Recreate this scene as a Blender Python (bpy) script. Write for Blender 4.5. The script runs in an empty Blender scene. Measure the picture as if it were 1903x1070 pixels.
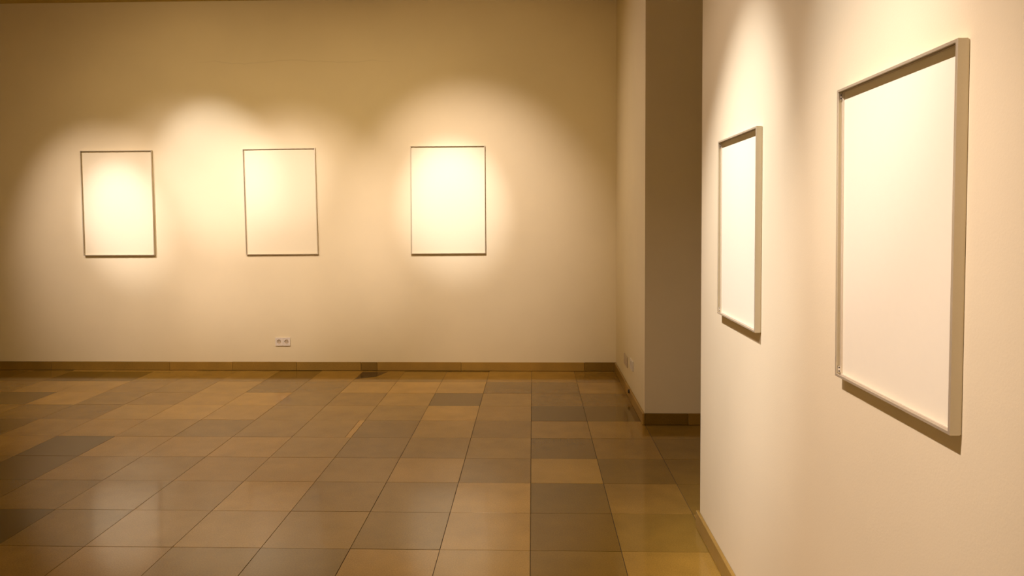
import bpy, bmesh, math, random
from mathutils import Vector, Matrix
random.seed(7)
C = bpy.context.scene
COL = C.collection

# ------------------------------------------------------------------ camera, world, lamps, exposure
F_PX, PITCH, YAW, ROLL, CX, CY = 1340.24, 0.03474, -0.02906, -0.00391, 951.5, 446.09
EYE = 1.43
cd = bpy.data.cameras.new('camera')
cam = bpy.data.objects.new('camera', cd)
COL.objects.link(cam)
cy_, sy_ = math.cos(YAW), math.sin(YAW)
cp_, sp_ = math.cos(PITCH), math.sin(PITCH)
yawm = Matrix(((cy_, -sy_, 0), (sy_, cy_, 0), (0, 0, 1)))
pitm = Matrix(((1, 0, 0), (0, cp_, -sp_), (0, sp_, cp_)))
m = pitm @ yawm
right, fwd, up = Vector(m[0]), Vector(m[1]), Vector(m[2])
cr_, sr_ = math.cos(ROLL), math.sin(ROLL)
r2 = cr_ * right + sr_ * up
u2 = -sr_ * right + cr_ * up
cam.matrix_world = Matrix(((r2.x, u2.x, -fwd.x, 0), (r2.y, u2.y, -fwd.y, 0), (r2.z, u2.z, -fwd.z, EYE), (0, 0, 0, 1)))
cd.sensor_width = 36.0
cd.lens = F_PX / 1903 * 36.0
cd.shift_x = 0.0
cd.shift_y = (CY - 535.0) / 1903
cd.clip_start = 0.05
C.camera = cam

C.view_settings.view_transform = 'Standard'
C.view_settings.look = 'None'
C.view_settings.gamma = 1.0
C.view_settings.use_curve_mapping = False
C.view_settings.exposure = 0.0

w = bpy.data.worlds.new('world')
C.world = w
w.use_nodes = True
w.node_tree.nodes['Background'].inputs['Color'].default_value = (1.0, 0.7, 0.35, 1)
w.node_tree.nodes['Background'].inputs['Strength'].default_value = 0.0

BEAM, FIELD, SPILL = (0.93, 0.89, 1.0), (1.0, 0.81, 0.80), (1.0, 0.73, 0.42)   # colour runs warmer off the beam axis


def spot(name, loc, aim, watts, angle, blend, color=FIELD, size=0.03):
    l = bpy.data.lights.new(name, 'SPOT')
    l.energy = watts
    l.color = color
    l.spot_size = math.radians(angle)
    l.spot_blend = blend
    l.shadow_soft_size = size
    o = bpy.data.objects.new(name, l)
    COL.objects.link(o)
    o.location = loc
    o.rotation_euler = (Vector(aim) - Vector(loc)).to_track_quat('-Z', 'Y').to_euler()
    return o


# accent lamps under the ceiling: each reflector throws a narrow beam, a wide field and a weak spill
LAMPS = [
    # lamp position, beam aim, field aim, (beam W, deg), (field W, deg), (spill W, deg)
    ((-4.44, 4.49, 3.28), (-3.80, 6.58, 1.42), (-3.88, 6.58, 1.17), (185, 20.5), (262, 43.5), (0, 90)),
    ((-3.502, 4.183, 3.28), (-2.93, 6.58, 1.86), (-3.107, 6.58, 1.38), (150, 28.0), (150, 46.2), (54, 108)),
    ((-2.197, 3.30, 3.28), (-2.26, 6.58, 1.80), (-2.232, 6.58, 1.27), (80, 17), (395, 37.5), (99, 83.5)),
    ((-0.956, 4.223, 3.28), (-0.74, 6.58, 1.55), (-0.57, 6.58, 1.40), (225, 24.0), (290, 51.5), (62, 110)),
    ((-0.443, 2.20, 3.28), (0.757, 2.701, 1.257), (0.757, 3.071, 0.80), (214, 36.0), (131, 34.0), (98, 74.3)),
    ((-0.60, 1.07, 3.28), (0.757, 1.654, 1.862), (0.757, 1.678, 0.80), (80, 24.0), (310, 39.6), (114, 60)),
]
KB, KF, KS = 1.5, 0.97, 0.9
for (loc, aim, aim2, bm_, fd_, sp_l) in LAMPS:
    spot('accent_lamp_beam', loc, aim, bm_[0] * KB, bm_[1], 1.0, BEAM)
    spot('accent_fill_field', loc, aim2, fd_[0] * KF, fd_[1], 1.0, FIELD)
    if sp_l[0]:
        spot('accent_lamp_spill', loc, aim2, sp_l[0] * KS, sp_l[1], 1.0, SPILL if loc[1] > 3 else FIELD)
# added fill lamp that brightens the short wall before the passage
spot('accent_fill_field', (-4.44, 4.55, 3.28), (0.757, 5.02, 1.8), 210, 38, 1.0, FIELD)
# unseen fill lamps added behind the viewer; front wall bounce lifts the ambient
for x in (-4.8, -2.9, -1.0):
    spot('accent_fill_field', (x, -0.5, 3.28), (x, -2.6, 1.5), 590, 62, 1.0, FIELD)

# ------------------------------------------------------------------ room measures (metres)
YB = 6.581          # back wall
XR = 0.757          # right wall plane
Y1, Y2 = 4.893, 3.262   # passage opening in the right wall, far and near side
XL, YF, ZC = -6.3, -2.6, 3.395
XP = 3.2            # end of the passage
TS = 0.38728        # tile pitch
GX, GY = -0.01517, 6.51513


# ------------------------------------------------------------------ materials
def mat(name):
    mm = bpy.data.materials.new(name)
    mm.use_nodes = True
    nt = mm.node_tree
    return mm, nt, nt.nodes['Principled BSDF']


def paint_mat(name, col, bump=0.06, scale=220, rough=0.85, var=0.03, crack=False):
    mm, nt, b = mat(name)
    n = nt.nodes
    L = nt.links
    tc = n.new('ShaderNodeTexCoord')
    no = n.new('ShaderNodeTexNoise')
    no.inputs['Scale'].default_value = scale
    no.inputs['Detail'].default_value = 3
    L.new(tc.outputs['Object'], no.inputs['Vector'])
    bp = n.new('ShaderNodeBump')
    bp.inputs['Strength'].default_value = bump
    bp.inputs['Distance'].default_value = 0.004
    L.new(no.outputs['Fac'], bp.inputs['Height'])
    L.new(bp.outputs['Normal'], b.inputs['Normal'])
    n2 = n.new('ShaderNodeTexNoise')
    n2.inputs['Scale'].default_value = 1.7
    n2.inputs['Detail'].default_value = 5
    L.new(tc.outputs['Object'], n2.inputs['Vector'])
    rp = n.new('ShaderNodeValToRGB')
    rp.color_ramp.elements[0].position = 0.3
    rp.color_ramp.elements[1].position = 0.7
    rp.color_ramp.elements[0].color = tuple(c * (1 - var) for c in col) + (1,)
    rp.color_ramp.elements[1].color = tuple(min(1, c * (1 + var)) for c in col) + (1,)
    L.new(n2.outputs['Fac'], rp.inputs['Fac'])
    out = rp.outputs['Color']
    if crack:
        # a hairline crack in the plaster, running almost level high on the wall
        sx = n.new('ShaderNodeSeparateXYZ')
        L.new(tc.outputs['Object'], sx.inputs[0])
        wv = n.new('ShaderNodeTexNoise')
        wv.noise_dimensions = '1D'
        wv.inputs['Scale'].default_value = 1.6
        wv.inputs['Detail'].default_value = 4
        L.new(sx.outputs['X'], wv.inputs['W'])
        a = n.new('ShaderNodeMath'); a.operation = 'MULTIPLY_ADD'
        a.inputs[1].default_value = 0.12
        a.inputs[2].default_value = 2.775
        L.new(wv.outputs['Fac'], a.inputs[0])
        d = n.new('ShaderNodeMath'); d.operation = 'SUBTRACT'
        L.new(sx.outputs['Z'], d.inputs[0]); L.new(a.outputs[0], d.inputs[1])
        ab = n.new('ShaderNodeMath'); ab.operation = 'ABSOLUTE'
        L.new(d.outputs[0], ab.inputs[0])
        lt = n.new('ShaderNodeMapRange')
        lt.inputs['From Min'].default_value = 0.002
        lt.inputs['From Max'].default_value = 0.006
        lt.inputs['To Min'].default_value = 0.10
        lt.inputs['To Max'].default_value = 0.0
        L.new(ab.outputs[0], lt.inputs['Value'])
        xr = n.new('ShaderNodeMapRange')
        xr.inputs['From Min'].default_value = -1.2
        xr.inputs['From Max'].default_value = -1.5
        L.new(sx.outputs['X'], xr.inputs['Value'])
        xl = n.new('ShaderNodeMapRange')
        xl.inputs['From Min'].default_value = -3.2
        xl.inputs['From Max'].default_value = -2.8
        L.new(sx.outputs['X'], xl.inputs['Value'])
        m1 = n.new('ShaderNodeMath'); m1.operation = 'MULTIPLY'
        L.new(xr.outputs[0], m1.inputs[0]); L.new(xl.outputs[0], m1.inputs[1])
        m2 = n.new('ShaderNodeMath'); m2.operation = 'MULTIPLY'
        L.new(m1.outputs[0], m2.inputs[0]); L.new(lt.outputs[0], m2.inputs[1])
        mx = n.new('ShaderNodeMix'); mx.data_type = 'RGBA'
        L.new(m2.outputs[0], mx.inputs['Factor'])
        L.new(out, mx.inputs[6])
        mx.inputs[7].default_value = (0.2, 0.13, 0.06, 1)
        out = mx.outputs[2]
    L.new(out, b.inputs['Base Color'])
    b.inputs['Roughness'].default_value = rough
    b.inputs['Specular IOR Level'].default_value = 0.2
    return mm


def plain_mat(name, col, rough=0.5, metal=0.0, noise=0.03, spec=0.5, nscale=60):
    mm, nt, b = mat(name)
    n = nt.nodes
    L = nt.links
    tc = n.new('ShaderNodeTexCoord')
    no = n.new('ShaderNodeTexNoise')
    no.inputs['Scale'].default_value = nscale
    L.new(tc.outputs['Object'], no.inputs['Vector'])
    rp = n.new('ShaderNodeValToRGB')
    rp.color_ramp.elements[0].color = tuple(c * (1 - noise) for c in col) + (1,)
    rp.color_ramp.elements[1].color = tuple(min(1, c * (1 + noise)) for c in col) + (1,)
    L.new(no.outputs['Fac'], rp.inputs['Fac'])
    L.new(rp.outputs['Color'], b.inputs['Base Color'])
    b.inputs['Roughness'].default_value = rough
    b.inputs['Metallic'].default_value = metal
    b.inputs['Specular IOR Level'].default_value = spec
    return mm


def stone_mat(name, rough=0.105, per_object=True, scale=1.0):
    """polished limestone; base tone comes from the object's own colour (or a colour attribute)"""
    mm, nt, b = mat(name)
    n = nt.nodes
    L = nt.links
    tc = n.new('ShaderNodeTexCoord')
    oi = n.new('ShaderNodeObjectInfo')
    if per_object:
        base = oi.outputs['Color']
    else:
        at = n.new('ShaderNodeAttribute')
        at.attribute_name = 'tone'
        base = at.outputs['Color']
    off = n.new('ShaderNodeVectorMath'); off.operation = 'SCALE'
    off.inputs['Scale'].default_value = 37.0
    cmb = n.new('ShaderNodeCombineXYZ')
    L.new(oi.outputs['Random'], cmb.inputs[0]); L.new(oi.outputs['Random'], cmb.inputs[1])
    L.new(cmb.outputs[0], off.inputs[0])
    ad = n.new('ShaderNodeVectorMath'); ad.operation = 'ADD'
    L.new(tc.outputs['Object'], ad.inputs[0]); L.new(off.outputs[0], ad.inputs[1])
    n1 = n.new('ShaderNodeTexNoise')
    n1.inputs['Scale'].default_value = 5.0 * scale
    n1.inputs['Detail'].default_value = 6
    L.new(ad.outputs[0], n1.inputs['Vector'])
    n2 = n.new('ShaderNodeTexNoise')
    n2.inputs['Scale'].default_value = 170.0
    n2.inputs['Detail'].default_value = 3
    L.new(ad.outputs[0], n2.inputs['Vector'])
    mr = n.new('ShaderNodeMapRange')
    mr.inputs['From Min'].default_value = 0.25
    mr.inputs['From Max'].default_value = 0.75
    mr.inputs['To Min'].default_value = 0.86
    mr.inputs['To Max'].default_value = 1.14
    L.new(n1.outputs['Fac'], mr.inputs['Value'])
    mr2 = n.new('ShaderNodeMapRange')
    mr2.inputs['From Min'].default_value = 0.25
    mr2.inputs['From Max'].default_value = 0.75
    mr2.inputs['To Min'].default_value = 0.84
    mr2.inputs['To Max'].default_value = 1.16
    L.new(n2.outputs['Fac'], mr2.inputs['Value'])
    mu = n.new('ShaderNodeMath'); mu.operation = 'MULTIPLY'
    L.new(mr.outputs[0], mu.inputs[0]); L.new(mr2.outputs[0], mu.inputs[1])
    vs = n.new('ShaderNodeVectorMath'); vs.operation = 'SCALE'
    L.new(base, vs.inputs[0]); L.new(mu.outputs[0], vs.inputs['Scale'])
    L.new(vs.outputs[0], b.inputs['Base Color'])
    rr = n.new('ShaderNodeMapRange')
    rr.inputs['To Min'].default_value = rough - 0.02
    rr.inputs['To Max'].default_value = rough + 0.03
    L.new(n1.outputs['Fac'], rr.inputs['Value'])
    L.new(rr.outputs[0], b.inputs['Roughness'])
    b.inputs['Specular IOR Level'].default_value = 0.75
    b.inputs['Specular Tint'].default_value = (1.0, 0.80, 0.46, 1)
    return mm


WALL = (0.80, 0.702, 0.45)
M_wall = paint_mat('wall_paint', WALL)
M_back = paint_mat('wall_paint_back', WALL, crack=True)
M_ceil = paint_mat('ceiling_paint', (0.62, 0.48, 0.14), bump=0.03)
M_tile = stone_mat('limestone_tile')
M_tile_far = stone_mat('limestone_tile_joined', per_object=False)
M_base = stone_mat('limestone_baseboard', rough=0.3)
M_grout = plain_mat('floor_grout', (0.03, 0.018, 0.008), 0.9)
M_frame = plain_mat('frame_aluminium', (0.56, 0.495, 0.345), 0.40, metal=0.5, nscale=300)
M_liner = plain_mat('frame_liner', (0.60, 0.52, 0.37), 0.6)
M_sheet = plain_mat('white_sheet', (0.88, 0.82, 0.60), 0.75, noise=0.012, spec=0.2)
M_sheet_b = plain_mat('white_sheet_dimmed', (0.83, 0.75, 0.51), 0.75, noise=0.012, spec=0.2)  # same paper, colour darkened so the back wall beams don't overexpose it
M_steel = plain_mat('bright_steel', (0.75, 0.70, 0.62), 0.3, metal=0.8)
M_sock = plain_mat('socket_plastic', (0.80, 0.74, 0.62), 0.3)
M_beige = plain_mat('plate_beige', (0.55, 0.45, 0.30), 0.45)
M_dark = plain_mat('dark_plastic', (0.035, 0.028, 0.02), 0.5)
M_black = plain_mat('black_rubber', (0.008, 0.007, 0.006), 0.5)


# ------------------------------------------------------------------ helpers
def link(name, bm, mats, parent=None, smooth=False):
    me = bpy.data.meshes.new(name)
    bmesh.ops.recalc_face_normals(bm, faces=bm.faces[:])
    bm.to_mesh(me)
    bm.free()
    for mm in (mats if isinstance(mats, (list, tuple)) else [mats]):
        me.materials.append(mm)
    if smooth:
        for p in me.polygons:
            p.use_smooth = True
    o = bpy.data.objects.new(name, me)
    COL.objects.link(o)
    if parent:
        o.parent = parent
    return o


def empty(name, loc=(0, 0, 0)):
    o = bpy.data.objects.new(name, None)
    o.empty_display_size = 0.1
    o.location = loc
    COL.objects.link(o)
    return o


def box(bm, a, b, bevel=0.0, mi=0):
    vs = [bm.verts.new((x, y, z)) for x in (a[0], b[0]) for y in (a[1], b[1]) for z in (a[2], b[2])]
    idx = [(0, 1, 3, 2), (4, 6, 7, 5), (0, 4, 5, 1), (2, 3, 7, 6), (0, 2, 6, 4), (1, 5, 7, 3)]
    fs = [bm.faces.new([vs[i] for i in f]) for f in idx]
    for f in fs:
        f.material_index = mi
    if bevel:
        es = list({e for f in fs for e in f.edges})
        bmesh.ops.bevel(bm, geom=es, offset=bevel, segments=1, affect='EDGES', profile=0.5)


def cyl(bm, c, axis, r, h, n=24, r2=None, caps=True):
    """cylinder from c along axis (unit Vector) of height h"""
    axis = Vector(axis).normalized()
    q = Vector((0, 0, 1)).rotation_difference(axis).to_matrix().to_4x4()
    mt = Matrix.Translation(Vector(c) + axis * h / 2) @ q
    bmesh.ops.create_cone(bm, cap_ends=caps, segments=n, radius1=r, radius2=r if r2 is None else r2, depth=h, matrix=mt)


def struct(o):
    o['kind'] = 'structure'
    return o


def tag(o, label, cat, group=None):
    o['label'] = label
    o['category'] = cat
    if group:
        o['group'] = group


# ------------------------------------------------------------------ room shell
def slab(name, a, b, mm):
    bm = bmesh.new()
    box(bm, a, b)
    return struct(link(name, bm, mm))


T = 0.2
slab('wall_back', (XL - T, YB, 0), (XP + T, YB + T, ZC), M_back)
slab('wall_left', (XL - T, YF - T, 0), (XL, YB, ZC), M_wall)
slab('wall_front', (XL, YF - T, 0), (XP + T, YF, ZC), M_wall)
slab('wall_right', (XR, YF, 0), (XP, Y2, ZC), M_wall)                 # near block, its far side is the passage's near side
slab('wall_far_right', (XR, Y1, 0), (XP, YB, ZC), M_wall)             # far block, its near side is the passage jamb
slab('wall_passage', (XP, YF, 0), (XP + T, YB, ZC), M_wall)
slab('ceiling', (XL - T, YF - T, ZC), (XP + T, YB + T, ZC + T), M_ceil)

# ------------------------------------------------------------------ floor
bm = bmesh.new()
box(bm, (XL - T, YF - T, -0.12), (XP + T, YB + T, -0.003))
floor = struct(link('floor', bm, M_grout))

# tone of each tile as seen (1 dark .. 5 pale), by row from the back wall; columns run left to right
TONES = {
    0: {-13: 2, -12: 2.2, -11: 1.4, -10: 1.8, -9: 2.8, -8: 2.8, -7: 3, -6: 2.0, -5: 3, -4: 2.6, -3: 2.8, -2: 3, -1: 3, 0: 3, 1: 2.4},
    1: {-12: 2.8, -11: 3.8, -10: 3.9, -9: 2.9, -8: 3, -7: 4, -6: 2.3, -5: 2.5, -4: 4, -3: 4.4, -2: 4, -1: 2.1, 0: 2.1, 1: 3.0},
    2: {-12: 2.4, -11: 2, -10: 4.4, -9: 2.8, -8: 3, -7: 4, -6: 4.4, -5: 2.6, -4: 2.8, -3: 3.7, -2: 1.7, -1: 3.2, 0: 2.1, 1: 2.0},
    3: {-12: 2.5, -11: 3, -10: 2.7, -9: 2.5, -8: 4, -7: 4.6, -6: 4, -5: 3, -4: 3.2, -3: 3.2, -2: 4.6, -1: 3.2, 0: 1.2, 1: 1.4},
    4: {-11: 2.6, -10: 2, -9: 3.2, -8: 3.7, -7: 3.5, -6: 2.5, -5: 3, -4: 3.3, -3: 2.2, -2: 3.7, -1: 2.4, 0: 2.8, 1: 2.9, 2: 2.3, 3: 2.2},
    5: {-10: 2.8, -9: 3.2, -8: 1.2, -7: 4, -6: 4, -5: 4.5, -4: 3.5, -3: 2.4, -2: 2.7, -1: 3.0, 0: 1.6, 1: 2.4, 2: 2.0, 3: 2.0},
    6: {-9: 2.4, -8: 1.3, -7: 3, -6: 3, -5: 3.6, -4: 3.8, -3: 3, -2: 3.8, -1: 2.4, 0: 3.6, 1: 1.8, 2: 1.8, 3: 1.9},
    7: {-9: 2.2, -8: 1.8, -7: 2.2, -6: 2.8, -5: 3.1, -4: 4.6, -3: 2.6, -2: 2.5, -1: 4.2, 0: 1.5, 1: 2.3, 2: 1.8, 3: 2},
    8: {-8: 2, -7: 0.9, -6: 2.2, -5: 3.4, -4: 3.8, -3: 3.1, -2: 2.3, -1: 3.6, 0: 1.5, 1: 2.0},
    9: {-7: 2.6, -6: 2.6, -5: 3.2, -4: 2.5, -3: 2, -2: 3.5, -1: 3.4, 0: 1.8, 1: 2.5},
}
WARM = {(0, 6): .6, (1, 9): .4, (1, 8): .4, (-9, 5): .6}


def tone_rgb(t, warm=0.0):
    k = (t - 1) / 4.0
    a, b = (0.095, 0.054, 0.003), (0.63, 0.380, 0.078)
    k = max(-0.1, min(1.1, k))
    c = [a[i] + (b[i] - a[i]) * k for i in range(3)]
    j = random.uniform(-0.02, 0.02)
    c = [c[0] * (1 + j), c[1], c[2] * (1 - 2 * j) * (1 - 0.3 * warm)]
    return tuple(c) + (1,)


GAP = 0.0024


def tile_bounds(i, r):
    x0, x1 = GX + i * TS, GX + (i + 1) * TS
    y1, y0 = GY - r * TS, GY - (r + 1) * TS
    return x0 + GAP / 2, x1 - GAP / 2, y0 + GAP / 2, y1 - GAP / 2


def in_room(x0, x1, y0, y1):
    """clip a tile to the room; None when nothing is left"""
    x0, x1, y0, y1 = max(x0, XL), x1, max(y0, YF), min(y1, YB)
    passage = y0 < Y1 and y1 > Y2
    xmax = XP if passage else XR
    x1 = min(x1, xmax)
    if x0 >= XR - 0.01 and passage:
        y0, y1 = max(y0, Y2), min(y1, Y1)
    if x1 - x0 < 0.012 or y1 - y0 < 0.012:
        return None
    return x0, x1, y0, y1


meshes = {}


def tile_mesh(wx, wy):
    key = (round(wx, 3), round(wy, 3))
    if key not in meshes:
        b_ = bmesh.new()
        box(b_, (-wx / 2, -wy / 2, -0.015), (wx / 2, wy / 2, 0.0), bevel=0.0004)
        me = bpy.data.meshes.new('tile')
        bmesh.ops.recalc_face_normals(b_, faces=b_.faces[:])
        b_.to_mesh(me)
        b_.free()
        me.materials.append(M_tile)
        meshes[key] = me
    return meshes[key]


LAST_ROW = 10
rest = bmesh.new()
tone_layer = rest.loops.layers.float_color.new('tone')
first_tile = None
i_lo, i_hi = int((XL - GX) / TS) - 1, int((XP - GX) / TS) + 1
for r in range(-1, 26):
    for i in range(i_lo, i_hi + 1):
        bb = in_room(*tile_bounds(i, r))
        if bb is None:
            continue
        x0, x1, y0, y1 = bb
        t = TONES.get(r, {}).get(i, random.choice((1.6, 2.2, 2.6, 3.0, 3.2, 3.8)))
        rgb = tone_rgb(t, WARM.get((i, r), 0))
        pieces = [(x0, x1, rgb)]
        if (i, r) == (-4, 4):        # this tile was cut short and made up with a pale strip
            pieces = [(x0, x1 - 0.040, rgb), (x1 - 0.038, x1, tone_rgb(5.2))]
        for x0, x1, rgb in (pieces if -1 <= r <= LAST_ROW else ()):
            me = tile_mesh(x1 - x0, y1 - y0)
            if first_tile is None:
                o = bpy.data.objects.new('tile', me)
                first_tile = o
            else:
                o = first_tile.copy()
                o.data = me
            COL.objects.link(o)
            o.parent = floor
            o.location = ((x0 + x1) / 2, (y0 + y1) / 2, random.uniform(-0.0004, 0.0003))
            o.rotation_euler = (random.gauss(0, 0.0004), random.gauss(0, 0.0004), 0)
            o.color = rgb
        if r > LAST_ROW:
            n0 = len(rest.faces)
            box(rest, (x0, y0, -0.015), (x1, y1, 0.0))
            rest.faces.ensure_lookup_table()
            for f in rest.faces[n0:]:
                for lp in f.loops:
                    lp[tone_layer] = rgb
o = link('tile_field', rest, M_tile_far, floor)
o['kind'] = 'stuff'

# dark stain on the tile that touches the back baseboard
bs = tile_bounds(-4, 0)
bm = bmesh.new()
pts = [(bs[0] + 0.004, bs[2] + 0.10), (bs[0] + 0.17, bs[2] + 0.20), (bs[0] + 0.23, bs[3] - 0.004), (bs[0] + 0.004, bs[3] - 0.004)]
vt = [bm.verts.new((x, y, 0.0008)) for x, y in pts]
vb = [bm.verts.new((x, y, -0.002)) for x, y in pts]
bm.faces.new(vt)
bm.faces.new(vb[::-1])
for k in range(4):
    bm.faces.new((vt[k], vb[k], vb[(k + 1) % 4], vt[(k + 1) % 4]))
o = link('dark_tile_corner', bm, M_tile, floor)
o.color = (0.07, 0.04, 0.015, 1)
o['label'] = 'dark stained wedge of stone against the back baseboard'


# ------------------------------------------------------------------ baseboards of stone pieces
BH, BT = 0.08, 0.016


def baseboard(name, p0, p1, nrm, cuts, tones, ext0=0.0, ext1=0.0):
    """stones standing along the wall foot from p0 to p1; nrm points into the room; cuts are distances from p0"""
    root = struct(empty(name, (p0[0], p0[1], 0)))
    d = Vector((p1[0] - p0[0], p1[1] - p0[1], 0))
    ln = d.length
    d.normalize()
    nv = Vector((nrm[0], nrm[1], 0))
    marks = [-ext0] + [c for c in cuts if 0 < c < ln] + [ln + ext1]
    for k in range(len(marks) - 1):
        a, b = marks[k] + 0.0006, marks[k + 1] - 0.0006
        b_ = bmesh.new()
        q = [d * a + nv * 0.001, d * b + nv * 0.001, d * b + nv * BT, d * a + nv * BT]
        xs = [v.x for v in q]
        ys = [v.y for v in q]
        box(b_, (min(xs), min(ys), 0.0015), (max(xs), max(ys), BH + random.uniform(-0.001, 0.001)), bevel=0.0025)
        o = link('baseboard_stone', b_, M_base, root)
        o.color = tone_rgb(tones[k % len(tones)])
    return root


back_cuts_x = [-5.60, -4.50, -3.38, -2.79, -2.19, -1.589, -1.439, -0.663, 0.467]
baseboard('baseboard_back', (XL, YB), (XR, YB), (0, -1), [x - XL for x in back_cuts_x],
          [2, 2.2, 2.4, 2.6, 2.4, 2.5, 1.7, 2.6, 2.9, 1.8])
baseboard('baseboard_far_right', (XR, YB - BT - 0.001), (XR, Y1), (-1, 0), [0.75], [2.6, 3.0], ext1=BT)
baseboard('baseboard_passage', (XR, Y1), (XP, Y1), (0, -1), [0.292, 1.4], [1.6, 2.2, 2.0])
baseboard('baseboard_right', (XR, Y2), (XR, YF), (-1, 0), [1.15, 2.3, 3.4, 4.5], [2.4, 2.2, 2.6], ext0=BT)
baseboard('baseboard_passage_near', (XR + 0.001, Y2), (XP, Y2), (0, 1), [1.0, 2.1], [2, 2.3])
baseboard('baseboard_left', (XL, YF), (XL, YB - BT - 0.001), (1, 0), [1.2, 2.4, 3.5, 4.7, 5.9, 7.1, 8.3], [2.2, 2.5, 2])


# ------------------------------------------------------------------ picture frames
def frame(origin, ax, nv, quad, t, lip, label, group, sheet, detail=True):
    """quad: outer corners (a, z) clockwise from top left, seen from the room, a measured along ax from origin;
    nv points into the room; t is how far the frame stands off the wall"""
    root = empty('picture_frame', origin)
    tag(root, label, 'picture frame', group)
    ax, nv, zv = Vector(ax), Vector(nv), Vector((0, 0, 1))
    P = [Vector((a, z)) for a, z in quad]
    cen = sum(P, Vector((0, 0))) / 4

    def inset(d):
        out = []
        for k in range(4):
            p, pa, pb = P[k], P[k - 1], P[(k + 1) % 4]
            e1 = (pa - p).normalized()
            e2 = (pb - p).normalized()
            s = abs(e1.x * e2.y - e1.y * e2.x)
            out.append(p + (e1 + e2) * d / max(s, 0.2))
        return out

    def W(p, n):
        return ax * p.x + zv * p.y + nv * n

    G = 0.0008                       # the frame just clears the wall
    # profile of a rail as (inset, height off the wall)
    prof = [(0.0012, G), (0.0012, 0.0030), (0.0, 0.0036), (0.0, t - 0.0008), (0.0008, t), (lip - 0.0006, t), (lip, t - 0.0008),
            (lip, t - 0.0028), (0.0030, t - 0.0034), (0.0030, 0.0042), (0.0070, 0.0040), (0.0070, G)]
    rings = [(inset(d), n) for d, n in prof]
    for k in range(4):
        k2 = (k + 1) % 4
        b_ = bmesh.new()
        A = [b_.verts.new(W(q[k], n)) for q, n in rings]
        B = [b_.verts.new(W(q[k2], n)) for q, n in rings]
        nn = len(A)
        for j in range(nn):
            b_.faces.new((A[j], A[(j + 1) % nn], B[(j + 1) % nn], B[j]))
        b_.faces.new(A)
        b_.faces.new(B[::-1])
        link('rail', b_, M_frame, root)
    # white sheet behind the lip
    q = inset(0.0034)
    b_ = bmesh.new()
    lo = [b_.verts.new(W(p, 0.0044)) for p in q]
    hi = [b_.verts.new(W(p, 0.0062)) for p in q]
    b_.faces.new(hi)
    b_.faces.new(lo[::-1])
    for k in range(4):
        b_.faces.new((hi[k], lo[k], lo[(k + 1) % 4], hi[(k + 1) % 4]))
    link('blank_sheet', b_, sheet, root)['label'] = 'blank white sheet filling the frame'
    # inner liner strip round the sheet
    o1, o2 = inset(0.0032), inset(0.0062)
    b_ = bmesh.new()
    R = [[b_.verts.new(W(p, n)) for p in qq] for qq, n in ((o1, 0.0063), (o1, 0.0105), (o2, 0.0105), (o2, 0.0063))]
    for j in range(4):
        for k in range(4):
            b_.faces.new((R[j][k], R[j][(k + 1) % 4], R[(j + 1) % 4][(k + 1) % 4], R[(j + 1) % 4][k]))
    link('liner', b_, M_liner, root)
    if detail:
        # clamps in the four corners, each with two screw heads, lying against the inside of the upright rails
        z_top, z_bot = max(p.y for p in P), min(p.y for p in P)
        for k in range(4):
            p = P[k]
            sx = 1 if p.x < cen.x else -1
            top = p.y > cen.y
            zc = p.y - 0.0165 if top else p.y + 0.0165
            a0, a1 = p.x + sx * 0.0033, p.x + sx * 0.0054
            b_ = bmesh.new()

            def lbox(bmx, aa, ab, za, zb, na, nb):
                vs = [W(Vector((a_, z_)), n_) for a_ in (aa, ab) for z_ in (za, zb) for n_ in (na, nb)]
                vv = [bmx.verts.new(v) for v in vs]
                for f in [(0, 1, 3, 2), (4, 6, 7, 5), (0, 4, 5, 1), (2, 3, 7, 6), (0, 2, 6, 4), (1, 5, 7, 3)]:
                    bmx.faces.new([vv[x] for x in f])
            lbox(b_, min(a0, a1), max(a0, a1), zc - 0.0075, zc + 0.0075, 0.0108, t - 0.0042)
            c_ = link('corner_clamp', b_, M_steel, root)
            for dz in (-0.0042, 0.0042):
                s_ = bmesh.new()
                cyl(s_, W(Vector((a1, zc + dz)), (0.0108 + t - 0.0042) / 2), ax * sx, 0.0018, 0.0008, 12)
                link('screw', s_, M_dark, c_)
    return root


TB = 0.025
back = [
    ([(-4.1753, 2.0382), (-3.5054, 2.0388), (-3.4961, 1.0704), (-4.1642, 1.0694)],
     'empty thin metal picture frame on the back wall, leftmost of the three there'),
    ([(-2.6598, 2.0455), (-1.9888, 2.0509), (-1.9721, 1.0768), (-2.6413, 1.0734)],
     'empty thin metal picture frame on the back wall, above the double power socket'),
    ([(-1.1150, 2.0623), (-0.4337, 2.0626), (-0.4315, 1.0805), (-1.1164, 1.0772)],
     'empty thin metal picture frame on the back wall, nearest the passage corner'),
]
for q, lab in back:
    ox = q[0][0]
    frame((ox, YB, 0), (1, 0, 0), (0, -1, 0), [(a - ox, z) for a, z in q], TB, 0.0065, lab, 'empty picture frames in the gallery', M_sheet_b, detail=True)
TR = 0.022
side = [
    ([(2.8966, 1.7182), (2.4061, 1.7197), (2.4061, 1.0360), (2.8925, 1.0351)],
     'smaller-looking empty picture frame on the right wall, beside the passage opening'),
    ([(1.7756, 1.7277), (1.2800, 1.7331), (1.2840, 1.0374), (1.7680, 1.0361)],
     'large foreground empty picture frame on the right wall, closest to the viewer'),
]
for q, lab in side:
    oy = q[0][0]
    # seen from the room the left end is the far one: the axis runs towards the viewer
    frame((XR, oy, 0), (0, -1, 0), (-1, 0, 0), [(oy - a, z) for a, z in q], TR, 0.0065, lab, 'empty picture frames in the gallery', M_sheet, detail=True)


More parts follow.
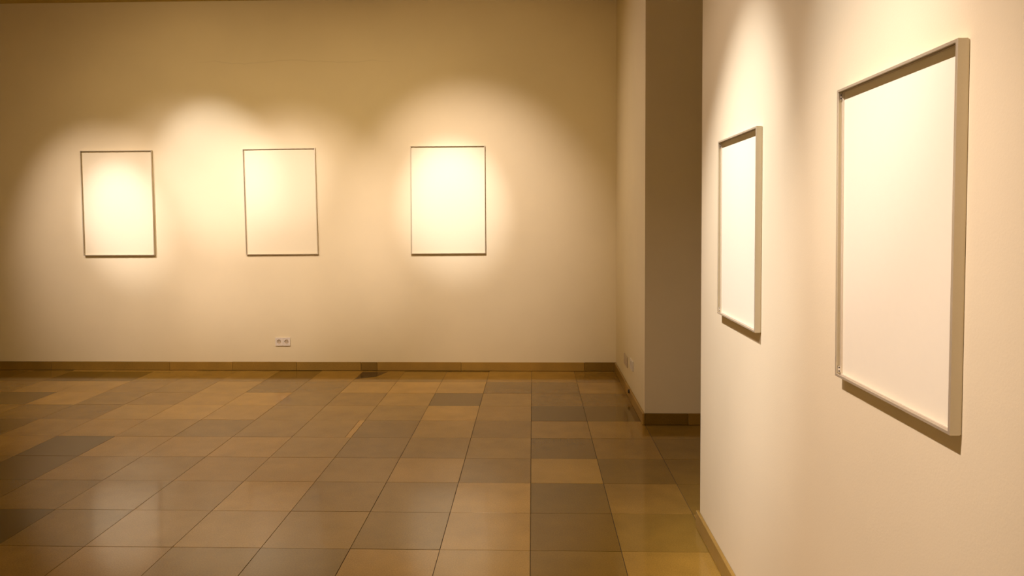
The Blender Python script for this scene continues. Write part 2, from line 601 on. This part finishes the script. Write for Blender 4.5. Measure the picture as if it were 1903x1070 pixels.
# ------------------------------------------------------------------ power sockets and small fittings
def socket_root(origin, ax, nv, label, n_gang, gang, h, mm, group):
    root = empty('power_socket', origin)
    tag(root, label, 'power socket', group)
    ax, nv, zv = Vector(ax), Vector(nv), Vector((0, 0, 1))

    def V(a, z, n):
        return ax * a + zv * z + nv * n

    def ring_prism(bm_, loop_in, loop_out, n0, n1):
        k_ = len(loop_in)
        A = [bm_.verts.new(V(a, z, n0)) for a, z in loop_out]
        B = [bm_.verts.new(V(a, z, n1)) for a, z in loop_out]
        D = [bm_.verts.new(V(a, z, n1)) for a, z in loop_in]
        E_ = [bm_.verts.new(V(a, z, n0)) for a, z in loop_in]
        for j in range(k_):
            l = (j + 1) % k_
            bm_.faces.new((A[j], A[l], B[l], B[j]))
            bm_.faces.new((B[j], B[l], D[l], D[j]))
            bm_.faces.new((D[j], D[l], E_[l], E_[j]))
            bm_.faces.new((E_[j], E_[l], A[l], A[j]))

    def rr(cx_, cz_, w_, h_, rad, seg=6):
        out = []
        for (sx, sz, a0) in ((1, 1, 0), (-1, 1, 90), (-1, -1, 180), (1, -1, 270)):
            for s in range(seg + 1):
                an = math.radians(a0 + 90 * s / seg)
                out.append((cx_ + sx * (w_ / 2 - rad) + rad * math.cos(an), cz_ + sz * (h_ / 2 - rad) + rad * math.sin(an)))
        return out

    wid = n_gang * gang
    for g in range(n_gang):
        c = -wid / 2 + gang * (g + 0.5)
        b_ = bmesh.new()
        ring_prism(b_, rr(c, 0, gang * 0.76, h * 0.76, 0.006), rr(c, 0, gang - 0.0008, h, 0.004), 0.0006, 0.010)
        link('frame_plate', b_, mm, root)
        b_ = bmesh.new()
        n_ = 28
        circ = [(c + 0.0195 * math.cos(2 * math.pi * j / n_ + math.pi / 4 + 0.0), 0.0195 * math.sin(2 * math.pi * j / n_ + math.pi / 4)) for j in range(n_)]
        sq = rr(c, 0, gang * 0.75, h * 0.75, 0.0055)
        # match the two loops by angle
        sq = [sq[0]] + sq[1:]
        ring_prism(b_, circ, sq if len(sq) == n_ else circ, 0.0006, 0.0085)
        link('insert', b_, mm, root)
        b_ = bmesh.new()
        cyl(b_, V(c, 0, 0.0006), nv, 0.0194, 0.0014, 28)
        w_ = link('well', b_, M_beige, root)
        for dx in (-0.0095, 0.0095):
            b_ = bmesh.new()
            cyl(b_, V(c + dx, 0, 0.0019), nv, 0.0025, 0.0006, 12)
            link('pin_hole', b_, M_dark, w_)
        for dz in (-0.0175, 0.0175):
            b_ = bmesh.new()
            q_ = [V(c - 0.003, dz - 0.0012, 0.002), V(c + 0.003, dz + 0.0012, 0.0075)]
            box(b_, [min(q_[0][k], q_[1][k]) for k in range(3)], [max(q_[0][k], q_[1][k]) for k in range(3)])
            link('earth_clip', b_, M_steel, w_)
    return root


socket_root((-2.317, YB, 0.2675), (1, 0, 0), (0, -1, 0),
            'cream double power socket low on the back wall under the middle frame', 2, 0.070, 0.076, M_sock, 'power sockets')
socket_root((XR, 5.50, 0.285), (0, -1, 0), (-1, 0, 0),
            'wall-coloured double power socket low on the short wall before the passage', 2, 0.078, 0.076, M_sock, 'power sockets')

# flat beige cover plate beside it
o = empty('cover_plate', (XR, 5.86, 0.245))
tag(o, 'flat dull beige cover plate on the short wall beside the back corner', 'cover plate')
bm = bmesh.new()
box(bm, (-0.008, -0.10, -0.042), (-0.0006, 0.10, 0.042), bevel=0.002)
link('plate', bm, M_beige, o)
for dy in (-0.085, 0.085):
    bm = bmesh.new()
    cyl(bm, (-0.0078, dy, 0), (-1, 0, 0), 0.004, 0.001, 14)
    link('screw', bm, M_steel, o)

# black rubber stop at the top edge of the baseboard
o = empty('rubber_stop', (XR - BT, 5.55, 0.066))
tag(o, 'small round black rubber stop on the baseboard near the passage', 'door stop')
bm = bmesh.new()
cyl(bm, (-0.0005, 0, 0), (-1, 0, 0), 0.017, 0.003, 24)
cyl(bm, (-0.0035, 0, 0), (-1, 0, 0), 0.0145, 0.007, 24, r2=0.012)
link('rubber_body', bm, M_black, o, smooth=False)
bm = bmesh.new()
cyl(bm, (-0.0104, 0, 0), (-1, 0, 0), 0.005, 0.001, 14)
link('screw', bm, M_dark, o)
